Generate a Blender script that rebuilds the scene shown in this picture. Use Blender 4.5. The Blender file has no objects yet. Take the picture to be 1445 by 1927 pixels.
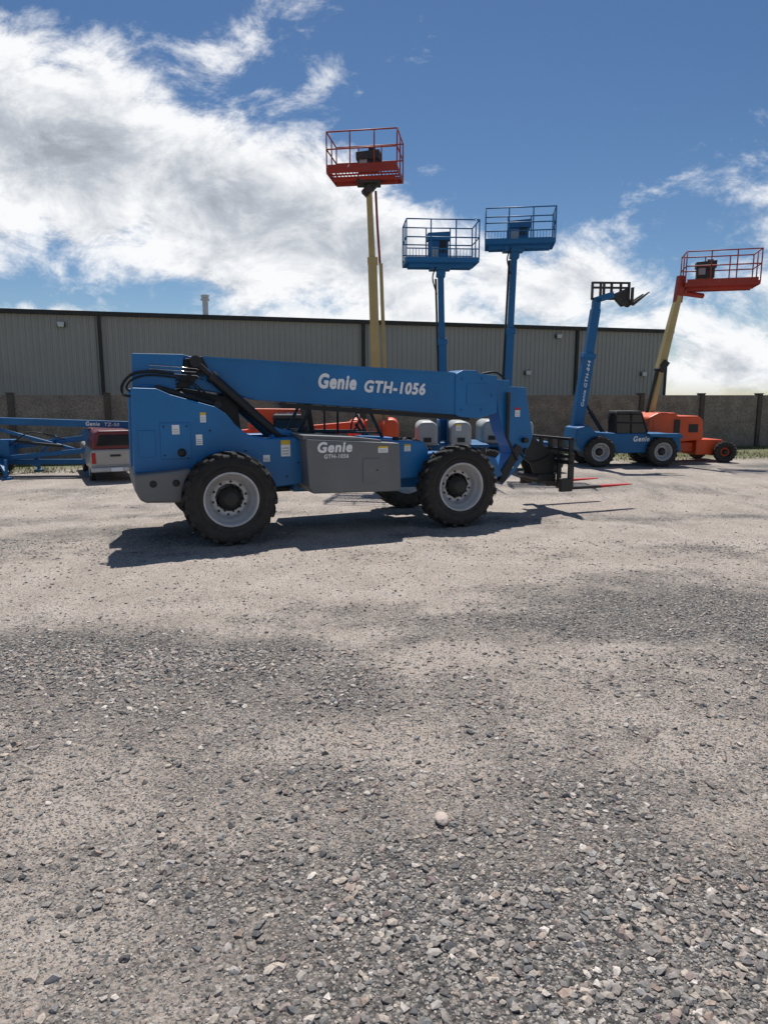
import bpy, math, random
import numpy as np
from mathutils import Vector, Matrix, noise
import bmesh
random.seed(7); rng=np.random.default_rng(7)
sc=bpy.context.scene; col=sc.collection

# ------------------------------------------------------------------ materials
def nn(nt,t,**k):
    n=nt.nodes.new(t)
    for a,b in k.items(): setattr(n,a,b)
    return n
MC={}
def mat(name,c,rough=.45,metal=0.0,dirt=.25,scale=3.0,bump=.0,bscale=40,coat=0.0,dust=(.30,.26,.21),var=.15,lowdust=0.0):
    if name in MC: return MC[name]
    m=bpy.data.materials.new(name); m.use_nodes=True; nt=m.node_tree; L=nt.links
    b=nt.nodes["Principled BSDF"]
    tc=nn(nt,"ShaderNodeTexCoord")
    n1=nn(nt,"ShaderNodeTexNoise"); n1.inputs["Scale"].default_value=scale; n1.inputs["Detail"].default_value=8; n1.inputs["Roughness"].default_value=.65
    L.new(tc.outputs["Object"],n1.inputs["Vector"])
    r=nn(nt,"ShaderNodeMapRange"); r.inputs[1].default_value=.42; r.inputs[2].default_value=.78; r.inputs[3].default_value=0; r.inputs[4].default_value=dirt
    L.new(n1.outputs["Fac"],r.inputs[0])
    fac=r.outputs[0]
    if lowdust>0:
        g=nn(nt,"ShaderNodeNewGeometry"); sx=nn(nt,"ShaderNodeSeparateXYZ"); L.new(g.outputs["Position"],sx.inputs[0])
        r2=nn(nt,"ShaderNodeMapRange"); r2.inputs[1].default_value=1.3; r2.inputs[2].default_value=0.1; r2.inputs[3].default_value=0; r2.inputs[4].default_value=lowdust
        L.new(sx.outputs[2],r2.inputs[0])
        mu=nn(nt,"ShaderNodeMath",operation='MULTIPLY'); L.new(r2.outputs[0],mu.inputs[0]); L.new(n1.outputs["Fac"],mu.inputs[1])
        ad=nn(nt,"ShaderNodeMath",operation='ADD',use_clamp=True); L.new(mu.outputs[0],ad.inputs[0]); L.new(r.outputs[0],ad.inputs[1]); fac=ad.outputs[0]
    n2=nn(nt,"ShaderNodeTexNoise"); n2.inputs["Scale"].default_value=scale*.35; n2.inputs["Detail"].default_value=3
    L.new(tc.outputs["Object"],n2.inputs["Vector"])
    hv=nn(nt,"ShaderNodeHueSaturation"); hv.inputs["Color"].default_value=(*c,1)
    r3=nn(nt,"ShaderNodeMapRange"); r3.inputs[3].default_value=1-var; r3.inputs[4].default_value=1+var; r3.inputs[1].default_value=.3; r3.inputs[2].default_value=.7
    L.new(n2.outputs["Fac"],r3.inputs[0]); L.new(r3.outputs[0],hv.inputs["Value"])
    mx=nn(nt,"ShaderNodeMix",data_type='RGBA'); mx.inputs[7].default_value=(*dust,1)
    L.new(fac,mx.inputs[0]); L.new(hv.outputs[0],mx.inputs[6]); L.new(mx.outputs[2],b.inputs["Base Color"])
    r4=nn(nt,"ShaderNodeMapRange"); r4.inputs[3].default_value=max(rough-.1,.05); r4.inputs[4].default_value=min(rough+.2,1)
    L.new(n1.outputs["Fac"],r4.inputs[0]); L.new(r4.outputs[0],b.inputs["Roughness"])
    b.inputs["Metallic"].default_value=metal
    b.inputs["Coat Weight"].default_value=coat; b.inputs["Coat Roughness"].default_value=.15
    if bump>0:
        n3=nn(nt,"ShaderNodeTexNoise"); n3.inputs["Scale"].default_value=bscale; n3.inputs["Detail"].default_value=6
        L.new(tc.outputs["Object"],n3.inputs["Vector"])
        bp=nn(nt,"ShaderNodeBump"); bp.inputs["Strength"].default_value=bump; bp.inputs["Distance"].default_value=.02
        L.new(n3.outputs["Fac"],bp.inputs["Height"]); L.new(bp.outputs[0],b.inputs["Normal"])
    MC[name]=m; return m
BLUE=mat("blue_paint",(.001,.155,.40),.42,dirt=.05,lowdust=.24,coat=.08,bump=.04,bscale=6,dust=(.20,.21,.22))
BLUE2=mat("darker_blue_paint",(.002,.115,.29),.5,dirt=.06,bump=.03,dust=(.15,.2,.25))  # same blue made darker, backlit shade put into the colour
GREY=mat("grey_paint",(.165,.168,.172),.5,dirt=.15,lowdust=.3,bump=.03,bscale=8)
LGREY=mat("light_grey_plastic",(.36,.38,.38),.45,dirt=.15)
BLACK=mat("black_paint",(.010,.010,.011),.5,dirt=.06,lowdust=.12)
RUB=mat("tyre_rubber",(.012,.012,.013),.8,dirt=.06,bump=.15,bscale=30,scale=6,lowdust=.25)
HOSE=mat("hose_rubber",(.010,.010,.010),.55,dirt=.03)
RIM=mat("silver_rim",(.55,.55,.55),.4,metal=.3,dirt=.35,scale=6)
CHR=mat("chrome_rod",(.6,.6,.6),.15,metal=1,dirt=0)
DKST=mat("dark_steel",(.035,.035,.035),.6,metal=.2,dirt=.2)
WHITE=mat("white_vinyl",(.88,.88,.88),.5,dirt=.04,var=.03)
YEL=mat("yellow_vinyl",(.75,.5,.03),.5,dirt=.05)
ORANGE=mat("orange_paint",(.72,.085,.012),.45,dirt=.12)
RED=mat("red_orange_paint",(.30,.026,.012),.55,dirt=.08)
CREAM=mat("cream_paint",(.43,.33,.13),.5,dirt=.15)
TIPRED=mat("red_fork_paint",(.55,.02,.015),.45,dirt=.1)
MAROON=mat("maroon_paint",(.15,.010,.012),.3,dirt=.08,coat=.4)
TAN=mat("champagne_paint",(.42,.40,.36),.35,metal=.2,dirt=.12,coat=.4)
LAMP=mat("clear_lamp",(.6,.6,.6),.1,dirt=0)
TAIL=mat("red_lamp",(.5,.01,.01),.15,dirt=0)
GLASS=mat("dark_glass",(.012,.015,.017),.06,dirt=.03)
SIDING=mat("metal_siding",(.37,.348,.33),.5,dirt=.12,scale=.6,var=.06,dust=(.28,.26,.24))
TRIM=mat("dark_brown_trim",(.014,.013,.012),.5,dirt=.1)
ROOF=mat("roof_metal",(.22,.21,.2),.5)

def fence_mat():
    m=bpy.data.materials.new("pebbled_concrete"); m.use_nodes=True; nt=m.node_tree; L=nt.links; b=nt.nodes["Principled BSDF"]
    tc=nn(nt,"ShaderNodeTexCoord")
    v=nn(nt,"ShaderNodeTexVoronoi"); v.inputs["Scale"].default_value=34; L.new(tc.outputs["Object"],v.inputs["Vector"])
    n=nn(nt,"ShaderNodeTexNoise"); n.inputs["Scale"].default_value=2.2; n.inputs["Detail"].default_value=8; L.new(tc.outputs["Object"],n.inputs["Vector"])
    cr=nn(nt,"ShaderNodeValToRGB"); e=cr.color_ramp.elements
    e[0].position=.3; e[0].color=(.17,.142,.115,1); e[1].position=.7; e[1].color=(.28,.24,.195,1)
    L.new(n.outputs["Fac"],cr.inputs[0])
    sep=nn(nt,"ShaderNodeSeparateColor"); L.new(v.outputs["Color"],sep.inputs[0])
    mx=nn(nt,"ShaderNodeMix",data_type='RGBA',blend_type='MULTIPLY'); mx.inputs[0].default_value=.55
    r=nn(nt,"ShaderNodeMapRange"); r.inputs[3].default_value=.45; r.inputs[4].default_value=1.7; L.new(sep.outputs[0],r.inputs[0])
    L.new(cr.outputs[0],mx.inputs[6]); L.new(r.outputs[0],mx.inputs[7]); L.new(mx.outputs[2],b.inputs["Base Color"])
    b.inputs["Roughness"].default_value=.9
    bp=nn(nt,"ShaderNodeBump"); bp.inputs["Strength"].default_value=.4; bp.inputs["Distance"].default_value=.012
    L.new(v.outputs["Distance"],bp.inputs["Height"]); L.new(bp.outputs[0],b.inputs["Normal"])
    return m
FENCE=fence_mat()

# ------------------------------------------------------------------ mesh builder
class MB:
    def __init__(s): s.v=[];s.f=[];s.m=[];s.sm=[]
    def add(s,vs,fs,smooth=False,mi=0,M=None):
        o=len(s.v)
        for q in vs:
            q=Vector(q)
            if M is not None: q=M@q
            s.v.append(q[:])
        for f in fs: s.f.append([i+o for i in f]); s.m.append(mi); s.sm.append(smooth)
        return s
    def prism(s,pts,y0,y1,mi=0,M=None):
        n=len(pts)
        vs=[(x,y0,z) for x,z in pts]+[(x,y1,z) for x,z in pts]
        fs=[list(range(n)),list(range(2*n-1,n-1,-1))]+[[i,(i+1)%n,n+(i+1)%n,n+i] for i in range(n)]
        return s.add(vs,fs,False,mi,M)
    def bx(s,x0,x1,y0,y1,z0,z1,mi=0,M=None):
        return s.prism([(x0,z0),(x1,z0),(x1,z1),(x0,z1)],y0,y1,mi,M)
    def ring(s,c,a,b,r,n): return [c+a*(r*math.cos(2*math.pi*i/n))+b*(r*math.sin(2*math.pi*i/n)) for i in range(n)]
    def cyl(s,p,q,r,r2=None,n=20,mi=0,M=None):
        p=Vector(p);q=Vector(q); r2=r if r2 is None else r2
        t=(q-p).normalized(); a=t.orthogonal().normalized(); b=t.cross(a)
        vs=s.ring(p,a,b,r,n)+s.ring(q,a,b,r2,n)
        s.add(vs,[[i,(i+1)%n,n+(i+1)%n,n+i] for i in range(n)],True,mi,M)
        s.add(s.ring(p,a,b,r,n),[list(range(n))],False,mi,M); s.add(s.ring(q,a,b,r2,n),[list(range(n))],False,mi,M)
        return s
    def beam(s,p,q,w,h,w2=None,h2=None,side=(1,0,0),mi=0,M=None):
        p=Vector(p);q=Vector(q); w2=w2 or w; h2=h2 or h
        t=(q-p).normalized(); sd=Vector(side); sd=(sd-t*sd.dot(t)).normalized(); u=t.cross(sd)
        vs=[]
        for c,ww,hh in ((p,w,h),(q,w2,h2)):
            for a,b in ((-1,-1),(1,-1),(1,1),(-1,1)): vs.append(c+sd*(a*ww/2)+u*(b*hh/2))
        return s.add(vs,[[0,1,2,3],[7,6,5,4],[0,1,5,4],[1,2,6,5],[2,3,7,6],[3,0,4,7]],False,mi,M)
    def tube(s,pts,r,n=8,mi=0,M=None,sub=0):
        P=[Vector(q) for q in pts]
        if sub:
            Q=[];m=len(P)
            for i in range(m-1):
                p0=P[max(i-1,0)];p1=P[i];p2=P[i+1];p3=P[min(i+2,m-1)]
                for k in range(sub):
                    t=k/sub
                    Q.append(.5*((2*p1)+(p2-p0)*t+(2*p0-5*p1+4*p2-p3)*t*t+(3*p1-p0-3*p2+p3)*t**3))
            Q.append(P[-1]);P=Q
        a=None;vs=[]
        for i,c in enumerate(P):
            t=(P[min(i+1,len(P)-1)]-P[max(i-1,0)]).normalized()
            a=t.orthogonal().normalized() if a is None else (a-t*a.dot(t)).normalized()
            vs+=s.ring(c,a,t.cross(a),r,n)
        fs=[]
        for k in range(len(P)-1):
            for i in range(n): fs.append([k*n+i,k*n+(i+1)%n,(k+1)*n+(i+1)%n,(k+1)*n+i])
        fs.append(list(range(n))); fs.append([len(vs)-n+i for i in range(n)][::-1])
        return s.add(vs,fs,True,mi,M)
    def lathe(s,prof,n=48,mi=0,M=None,close=False,smooth=True):
        vs=[];m=len(prof)
        for r,y in prof:
            for i in range(n):
                a=2*math.pi*i/n; vs.append((r*math.cos(a),y,r*math.sin(a)))
        fs=[]
        for k in range(m if close else m-1):
            k2=(k+1)%m
            for i in range(n): fs.append([k*n+i,k*n+(i+1)%n,k2*n+(i+1)%n,k2*n+i])
        return s.add(vs,fs,smooth,mi,M)
    def mesh(s,name,mats):
        me=bpy.data.meshes.new(name); me.from_pydata(s.v,[],s.f)
        for m in mats: me.materials.append(m)
        me.polygons.foreach_set("material_index",s.m); me.polygons.foreach_set("use_smooth",s.sm)
        bm=bmesh.new(); bm.from_mesh(me)
        bmesh.ops.recalc_face_normals(bm,faces=bm.faces); bm.to_mesh(me); bm.free()
        me.update(); return me
    def emit(s,name,mats,parent=None,bevel=0,label=None):
        if not isinstance(mats,(list,tuple)): mats=[mats]
        o=bpy.data.objects.new(name,s.mesh(name,mats)); col.objects.link(o)
        if parent: o.parent=parent
        if bevel:
            b=o.modifiers.new("bevel","BEVEL"); b.width=bevel; b.segments=2; b.limit_method='ANGLE'; b.angle_limit=math.radians(35)
        if label: o["label"]=label
        return o
def root(name,loc,yaw,label,cat,group=None,scale=1):
    e=bpy.data.objects.new(name,None); col.objects.link(e); e.location=loc; e.rotation_euler=(0,0,yaw); e.scale=(scale,)*3
    e.empty_display_size=.3
    e["label"]=label; e["category"]=cat
    if group: e["group"]=group
    return e
def text(body,parent,m,loc,w,h,xd=(1,0,0),up=(0,0,1),shear=0.15,off=.018,name="lettering"):
    # heavy face: the outline is thickened by overlaying slightly shifted copies, each 0.3 mm proud of the last
    cu=bpy.data.curves.new("txt","FONT"); cu.body=body; cu.size=1; cu.shear=shear; cu.space_character=1.12
    to=bpy.data.objects.new("txt",cu); col.objects.link(to); bpy.context.view_layer.update()
    dg=bpy.context.evaluated_depsgraph_get()
    me0=bpy.data.meshes.new_from_object(to.evaluated_get(dg)); bpy.data.objects.remove(to)
    co0=[tuple(v.co) for v in me0.vertices]; fc=[list(p.vertices) for p in me0.polygons]
    vs=[];fs=[]
    k=0
    offs=[(0,0)]+[(off*math.cos(a),off*math.sin(a)) for a in [i*math.pi/4 for i in range(8)]]
    for dx,dy in offs:
        o=len(vs)
        vs+=[(x+dx,y+dy,k*.0003) for x,y,z in co0]; fs+=[[i+o for i in f] for f in fc]; k+=1
    co=np.array(vs); mn=co.min(0); mxx=co.max(0)
    xd=Vector(xd).normalized(); up=Vector(up).normalized(); nz=xd.cross(up)
    l=Vector(loc); out=[]
    for x,y,z in vs:
        out.append((l+xd*((x-mn[0])/(mxx[0]-mn[0])*w)+up*((y-mn[1])/(mxx[1]-mn[1])*h)+nz*z)[:])
    me=bpy.data.meshes.new(name); me.from_pydata(out,[],fs); me.materials.append(m)
    o=bpy.data.objects.new(name,me); col.objects.link(o); o.parent=parent; return o

# ------------------------------------------------------------------ wheel template
def tyre_mb():
    t=MB()
    t.lathe([(.365,.075),(.38,.04),(.42,.02),(.50,.002),(.585,.008),(.625,.045),(.632,.18),(.625,.315),(.585,.352),(.50,.358),(.42,.34),(.38,.32),(.365,.285)],n=64,close=True)
    for rr in (.455,.54): t.lathe([(rr-.008,.006),(rr,-.004),(rr+.008,.006)],n=64)
    N=20
    for i in range(N):
        for sgn in (0,1):
            th=2*math.pi*(i+.5*sgn)/N
            def P(a,y,r): return (r*math.cos(th+a),y if sgn==0 else .36-y,r*math.sin(th+a))
            rows=[(0.0,.0,.598,.640),(0.02,.035,.60,.66),(.10,.11,.61,.667),(.17,.20,.61,.668)]
            hw=.062
            vs=[]
            for a,y,r0,r1 in rows:
                vs+=[P(a-hw,y,r0),P(a+hw,y,r0),P(a+hw*.8,y,r1),P(a-hw*.8,y,r1)]
            fs=[[0,1,2,3],[15,14,13,12]]
            for k in range(3):
                for j in range(4): fs.append([4*k+j,4*k+(j+1)%4,4*k+4+(j+1)%4,4*k+4+j])
            t.add(vs,fs)
    return t
def rim_mb():
    r=MB()
    r.lathe([(.37,.09),(.392,.05),(.392,.02),(.38,.012),(.365,.018),(.355,.05),(.335,.075),(.33,.11),(.30,.125),(.295,.16),(.27,.18),(.265,.215),(.20,.20),(.0,.20)],n=56)
    r.lathe([(.37,.27),(.385,.33),(.37,.345),(.35,.3),(.30,.26),(0,.26)],n=40)
    return r
def hub_mb():
    h=MB()
    h.lathe([(.165,.205),(.165,.17),(.14,.15),(.135,.10),(.11,.09),(.105,.065),(.085,.055),(0,.055)],n=32)
    for i in range(10):
        a=2*math.pi*i/10
        h.cyl((.19*math.cos(a),.215,.19*math.sin(a)),(.19*math.cos(a),.165,.19*math.sin(a)),.017,n=6)
        b_=a+.314
        h.cyl((.235*math.cos(b_),.21,.235*math.sin(b_)),(.235*math.cos(b_),.195,.235*math.sin(b_)),.018,n=8)
    return h
TYM=tyre_mb().mesh("tyre",[RUB]); HBM=hub_mb().mesh("hub",[BLACK]); RIMC={}
for nme,mm in (("silver",RIM),("cream",CREAM),("orange",ORANGE),("grey",DKST)):
    RIMC[nme]=rim_mb().mesh("rim_"+nme,[mm,RUB])
    if nme=="orange":
        me=RIMC[nme]
        for pl in me.polygons:
            v0=me.vertices[pl.vertices[0]].co
            if len(pl.vertices)==4 and math.hypot(v0.x,v0.z)>.29: pl.material_index=1
def wheel(parent,x,y,R,face,rim="silver",wid=1.0,steer=0,roll=0):
    s=R/.667
    w=bpy.data.objects.new("wheel",RIMC[rim]); col.objects.link(w); w.parent=parent
    w.location=(x,y,R-.012); w.scale=(s,s*wid,s); w.rotation_euler=(0,roll,(0 if face<0 else math.pi)+steer)
    for nme,me in (("tyre",TYM),("hub",HBM)):
        o=bpy.data.objects.new(nme,me); col.objects.link(o); o.parent=w
    return w

# ------------------------------------------------------------------ main telehandler
T=root("telehandler",(-2.12,9.55,0),math.radians(22),"long blue telehandler with grey engine cover parked on gravel","telehandler")
wheel(T,0,0,.667,-1,roll=.1); wheel(T,3.63,0,.667,-1,roll=.5); wheel(T,0,2.45,.667,1); wheel(T,3.63,2.45,.667,1)
c=MB()
tow=[(-1.22,2.20),(-.90,2.19),(-.72,2.11),(-.12,1.94),(.04,1.83),(.16,1.68),(.36,1.52),(.60,1.47),(1.06,1.47),(1.14,1.40),(1.14,.78),(.70,.74),(-.5,.74),(-.5,1.04),(-1.25,1.03)]
c.prism(tow,.45,.80); c.prism(tow,1.66,2.0)
c.bx(-1.15,-.55,.80,1.66,.80,1.75)
c.bx(-.55,1.1,.80,1.66,.80,1.30)
fr=[(1.1,1.25),(2.6,1.30),(3.2,1.28),(3.35,1.12),(4.25,1.10),(4.75,1.02),(4.9,.70),(4.5,.56),(1.1,.60)]
c.prism(fr,.86,1.60)
c.prism([(2.55,1.40),(3.15,1.36),(3.24,1.22),(3.05,.80),(2.55,.76)],.42,.86)
c.prism([(2.55,1.40),(3.15,1.36),(3.24,1.22),(3.05,.80),(2.55,.76)],1.60,2.05)
ch=c.emit("chassis",BLUE,T,bevel=.018)
p=MB(); p.prism([(-.85,1.6),(-.1,1.6),(.35,1.5),(.30,2.05),(-.5,2.2),(-.85,2.1)],1.02,1.38); p.emit("shade_fill_block",BLACK,ch,bevel=.01)  # black block added to fill the dark, shaded gap under the boom
p=MB(); p.prism([(-.88,1.72),(-.47,1.72),(-.47,1.22),(-.88,1.22)],.436,.452); p.emit("access_panel",BLUE,ch,bevel=.006)
p=MB(); p.bx(-1.17,-.95,.438,.452,1.25,1.62); p.emit("access_panel",BLUE,ch,bevel=.006)
p=MB(); p.lathe([(.0,.40),(.05,.40),(.06,.43),(.06,.46)],n=20,M=Matrix.Translation((-.60,0,1.30))); p.emit("filler_neck",BLACK,ch)
for x,z in ((-.83,1.27),(-.52,1.22),(-.83,1.67),(-.52,1.67),(-.2,1.6),(-.2,1.1),(.3,1.3),(.9,.9),(1.08,1.1)):
    p=MB(); p.cyl((x,.455,z),(x,.43,z),.014,n=6); p.emit("bolt",BLACK,ch)
cw=MB(); cw.prism([(-1.25,1.03),(-.85,1.06),(-.52,1.09),(-.46,.98),(-.56,.70),(-.66,.62),(-1.12,.64),(-1.20,.68),(-1.26,.82)],.22,2.24)
cwo=cw.emit("counterweight",GREY,T,bevel=.035)
for x in (-1.02,-.72):
    hl=MB(); hl.lathe([(0,.214),(.045,.214),(.05,.218),(.05,.24)],n=20,M=Matrix.Translation((x,0,.90))); hl.emit("hole_shade_disc",BLACK,cwo)  # flat black disc on the face stands in for a hole's shade
for x in (0,3.63):
    ax=MB()
    ax.cyl((x,.2,.665),(x,2.2,.665),.11); ax.bx(x-.2,x+.2,.95,1.5,.50,.84); ax.cyl((x,.2,.665),(x,.42,.665),.2)
    ax.emit("axle",DKST,T,bevel=.01)
ax=MB(); ax.cyl((.1,1.2,.62),(3.5,1.2,.62),.05); ax.emit("drive_shaft",DKST,T)
e=MB()
e.prism([(1.10,1.47),(2.02,1.415),(2.58,1.375),(2.61,.66),(2.55,.635),(1.20,.665),(1.14,.76)],.08,.85)
pod=e.emit("engine_cover",GREY,T,bevel=.022)
h=MB(); h.prism([(1.07,1.53),(1.9,1.48),(2.3,1.43),(2.3,1.38),(1.07,1.46)],.12,.90); h.emit("hood_lid",GREY,pod,bevel=.01)
h=MB(); h.bx(1.98,2.24,.066,.082,.79,1.16); h.emit("service_hatch",GREY,pod,bevel=.004)
h=MB(); h.cyl((2.2,.078,.98),(2.2,.058,.98),.012,n=10); h.emit("hatch_latch",BLACK,pod)
text("Genie",pod,WHITE,(1.27,.072,1.265),.54,.16,off=.045); text("GTH-1056",pod,WHITE,(1.37,.072,1.18),.38,.062,off=.03)
m=MB(); m.cyl((2.75,.65,1.36),(2.75,.65,1.44),.05); m.emit("filler_cap",BLACK,T)
m=MB(); m.cyl((1.35,1.0,1.3),(1.35,1.0,1.62),.05); m.emit("exhaust_pipe",BLACK,T)
cab=MB(); cab.prism([(1.25,1.30),(3.05,1.30),(3.05,.75),(1.25,.75)],1.62,2.42)
cabo=cab.emit("cab",BLUE,T,bevel=.02)
cab=MB(); cab.prism([(1.60,2.44),(2.55,2.40),(2.60,2.33),(1.55,2.36)],1.62,2.42); cab.emit("cab_roof",BLUE,cabo,bevel=.02)
for y in (1.64,2.40):
    cf=MB()
    cf.tube([(1.32,y,1.3),(1.62,y,1.9),(1.66,y,2.38)],.03); cf.tube([(2.95,y,1.3),(2.70,y,1.8),(2.5,y,2.36)],.03)
    cf.tube([(2.1,y,1.3),(2.1,y,2.36)],.02); cf.tube([(1.35,y,1.5),(2.9,y,1.45)],.018)
    cf.emit("cab_frame",DKST,cabo)
seat=MB(); seat.bx(1.75,2.15,1.85,2.2,1.3,1.45); seat.beam((1.72,2.02,1.4),(1.62,2.02,2.0),.1,.4); seat.emit("seat",BLACK,cabo,bevel=.03)
sw=MB(); sw.tube([(2.55+.05*math.cos(a),2.02+.17*math.sin(a),1.62+.14*math.cos(a)) for a in [i*math.pi/8 for i in range(17)]],.015); sw.cyl((2.75,2.02,1.35),(2.55,2.02,1.6),.025); sw.emit("steering_wheel",BLACK,cabo)
# boom
Y0,Y1=.98,1.42
b=MB()
b.prism([(-1.15,2.68),(-.46,2.685),(-.38,2.66),(.2,2.645),(4.15,2.47),(4.15,1.755),(.55,2.03),(.30,2.10),(-.55,2.22),(-.85,2.05),(-1.18,1.95)],Y0,Y1)
boom=b.emit("boom",BLUE,T,bevel=.014)
b=MB(); b.beam((-.3,.972,2.652),(3.95,.972,2.465),.012,.03,side=(0,1,0)); b.emit("boom_rib",BLUE,boom)
b=MB(); b.beam((.55,.972,2.055),(3.95,.972,1.795),.012,.035,side=(0,1,0)); b.emit("boom_rib",BLUE,boom)
b=MB(); b.prism([(.9,1.985),(4.3,1.74),(4.3,1.665),(1.0,1.905)],1.0,1.40); b.emit("boom_tray",BLACK,boom)  # tray coloured black, including the shadow under the boom
b=MB(); b.prism([(-1.17,2.68),(-.46,2.68),(-.52,2.35),(-.66,2.1),(-.86,1.82),(-1.12,1.82),(-1.20,2.0)],.86,.97); b.emit("tail_plate",BLUE,boom,bevel=.01)
b=MB(); b.lathe([(0,.80),(.10,.80),(.12,.83),(.2,.84),(.22,.87)],n=36,M=Matrix.Translation((-1.0,0,2.04))); b.emit("pivot_boss",BLUE,boom)
b=MB(); b.prism([(3.98,2.455),(4.12,2.52),(4.38,2.52),(4.46,2.465),(4.80,2.43),(4.82,1.80),(4.62,1.74),(4.45,1.70),(4.08,1.73),(3.98,1.775)],.963,1.437)
colr=b.emit("boom_collar",BLUE,boom,bevel=.012)
for x,z in ((4.12,2.38),(4.12,1.85),(4.5,2.38),(4.5,1.85),(4.7,2.1)):
    b=MB(); b.cyl((x,.968,z),(x,.945,z),.022,n=8); b.emit("bolt",BLUE,colr)
b=MB(); b.bx(4.2,4.6,.952,.965,1.95,2.3); b.emit("wear_pad",BLUE,colr,bevel=.004)
hd=MB(); hd.prism([(4.78,2.37),(5.08,2.36),(5.09,2.25),(5.42,2.235),(5.48,1.9),(5.60,1.36),(5.46,1.02),(5.30,.80),(4.98,.50),(4.80,.64),(5.16,1.06),(5.12,1.20),(4.98,1.45),(4.86,1.80)],1.0,1.40)
head=hd.emit("boom_head",BLUE,boom,bevel=.014)
hd=MB(); hd.cyl((5.02,.94,2.15),(5.02,.94,1.35),.035); hd.cyl((5.02,.94,1.35),(5.25,.94,.95),.022);hd.emit("tilt_cylinder",DKST,head)
hd=MB(); hd.cyl((5.40,.9,1.30),(5.40,1.5,1.30),.05);hd.emit("pivot_pin",DKST,head)
hd=MB(); hd.cyl((4.93,.92,.60),(4.93,1.5,.60),.05);hd.emit("pivot_pin",DKST,head)
hd=MB(); hd.beam((5.3,.97,1.2),(4.95,.97,.62),.03,.16,side=(0,1,0)); hd.emit("tilt_link",DKST,head,bevel=.006)
text("Genie",boom,WHITE,(1.56,.968,2.205),.64,.24,xd=(1,0,-.045),up=(.045,0,1),off=.05)
text("GTH-1056",boom,WHITE,(2.33,.968,2.145),1.09,.20,xd=(1,0,-.045),up=(.045,0,1),off=.048)
def ram(name,p,q,r,f,parent=T):
    a=MB(); P=Vector(p);Q=Vector(q); m_=P.lerp(Q,f); a.cyl(P,m_,r,n=24); a.cyl(P.lerp(Q,f-.03),P.lerp(Q,f+.01),r*1.2,n=24)
    for k in (P,Q): a.cyl(k-Vector((0,r*1.3,0)),k+Vector((0,r*1.3,0)),r*1.1,n=20)
    a.cyl(m_,Q,r*.62,mi=1,n=16); return a.emit(name,[BLACK,BLACK],parent)
ram("lift_cylinder",(.95,.86,1.42),(-.32,.86,2.58),.075,.82)
ram("lift_cylinder",(.95,1.54,1.42),(-.32,1.54,2.58),.075,.82)
ram("levelling_cylinder",(-.85,.70,2.19),(-.05,.70,1.96),.05,.6)
br=MB(); br.prism([(-.45,2.62),(-.2,2.66),(-.12,2.5),(-.42,2.2),(-.6,2.2)],.93,.975); br.emit("cylinder_bracket",BLACK,T,bevel=.01)
br=MB(); br.prism([(.8,1.62),(1.08,1.56),(1.08,1.30),(.7,1.30)],.80,.95); br.emit("cylinder_bracket",BLUE,T,bevel=.01)
def hose(pts,r,sub=6,n=8,parent=T,m=HOSE,name="hydraulic_hose"):
    h_=MB(); h_.tube(pts,r,sub=sub,n=n); h_.emit(name,m,parent)
hose([(-.62,.84,2.40),(-.95,.82,2.43),(-1.2,.80,2.38),(-1.33,.8,2.22),(-1.30,.75,2.10),(-1.15,.7,2.08)],.020)
hose([(-.60,.83,2.35),(-.95,.83,2.38),(-1.18,.82,2.32),(-1.27,.8,2.2),(-1.18,.75,2.12)],.014)
for k in range(2): hose([(-.60,.83,2.38-.04*k),(-.42,.83,2.33-.04*k),(-.25,.80,2.18-.05*k),(-.05,.76,2.0-.03*k)],.012,5,6)
for k in range(2): hose([(-.6,.83,2.3-.05*k),(-.3,.84,2.42),(.0,.9,2.38-.06*k),(.10,.88,2.2),(.05,.78,2.0)],.011,5,6)
hose([(4.6,1.2,2.46),(4.9,1.2,2.5),(5.1,1.2,2.38),(5.2,1.2,2.28)],.02,5)
hose([(5.3,.98,1.1),(5.55,.98,.9),(5.85,1.0,.95),(6.0,1.05,1.05)],.015,5)
for k in range(3): hose([(-.95,.845,2.52-.05*k),(-.3,.845,2.48-.05*k),(-.2,.90,2.42-.05*k)],.008,0,6,m=CHR,name="steel_line")
# fork carriage
k=MB()
for z,hh in ((.47,.09),(.90,.07),(1.12,.05),(1.32,.05)): k.bx(6.12,6.20,.60,1.90,z-hh/2,z+hh/2)
for y in (.62,.95,1.25,1.55,1.86): k.bx(6.115,6.205,y-.02,y+.02,.40,1.345)
k.bx(5.95,6.2,.58,.66,.38,.62); k.bx(5.95,6.2,1.84,1.92,.38,.62)
ar=[(5.30,1.30),(5.62,1.36),(5.95,1.12),(6.12,1.05),(6.12,.52),(5.75,.50),(5.60,.85),(5.40,1.0)]
k.prism(ar,1.03,1.08); k.prism(ar,1.34,1.39)
k.bx(5.7,6.12,.98,1.45,.52,.66); k.cyl((5.45,.95,1.1),(5.45,1.5,1.1),.06); k.cyl((5.7,.9,.62),(5.7,1.55,.62),.05)
k.cyl((6.16,.58,1.0),(6.16,1.92,1.0),.03)
car=k.emit("fork_carriage",BLACK,T,bevel=.008)
for y in (.70,1.68):
    f=MB(); f.bx(6.205,6.26,y-.06,y+.06,.40,1.06,mi=0); f.prism([(6.26,.455),(6.9,.45),(6.9,.405),(6.26,.40)],y-.06,y+.06,mi=0)
    f.prism([(6.9,.45),(7.60,.445),(7.62,.43),(6.9,.405)],y-.06,y+.06,mi=1)
    f.emit("fork",[BLACK,TIPRED],car,bevel=.004)
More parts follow.
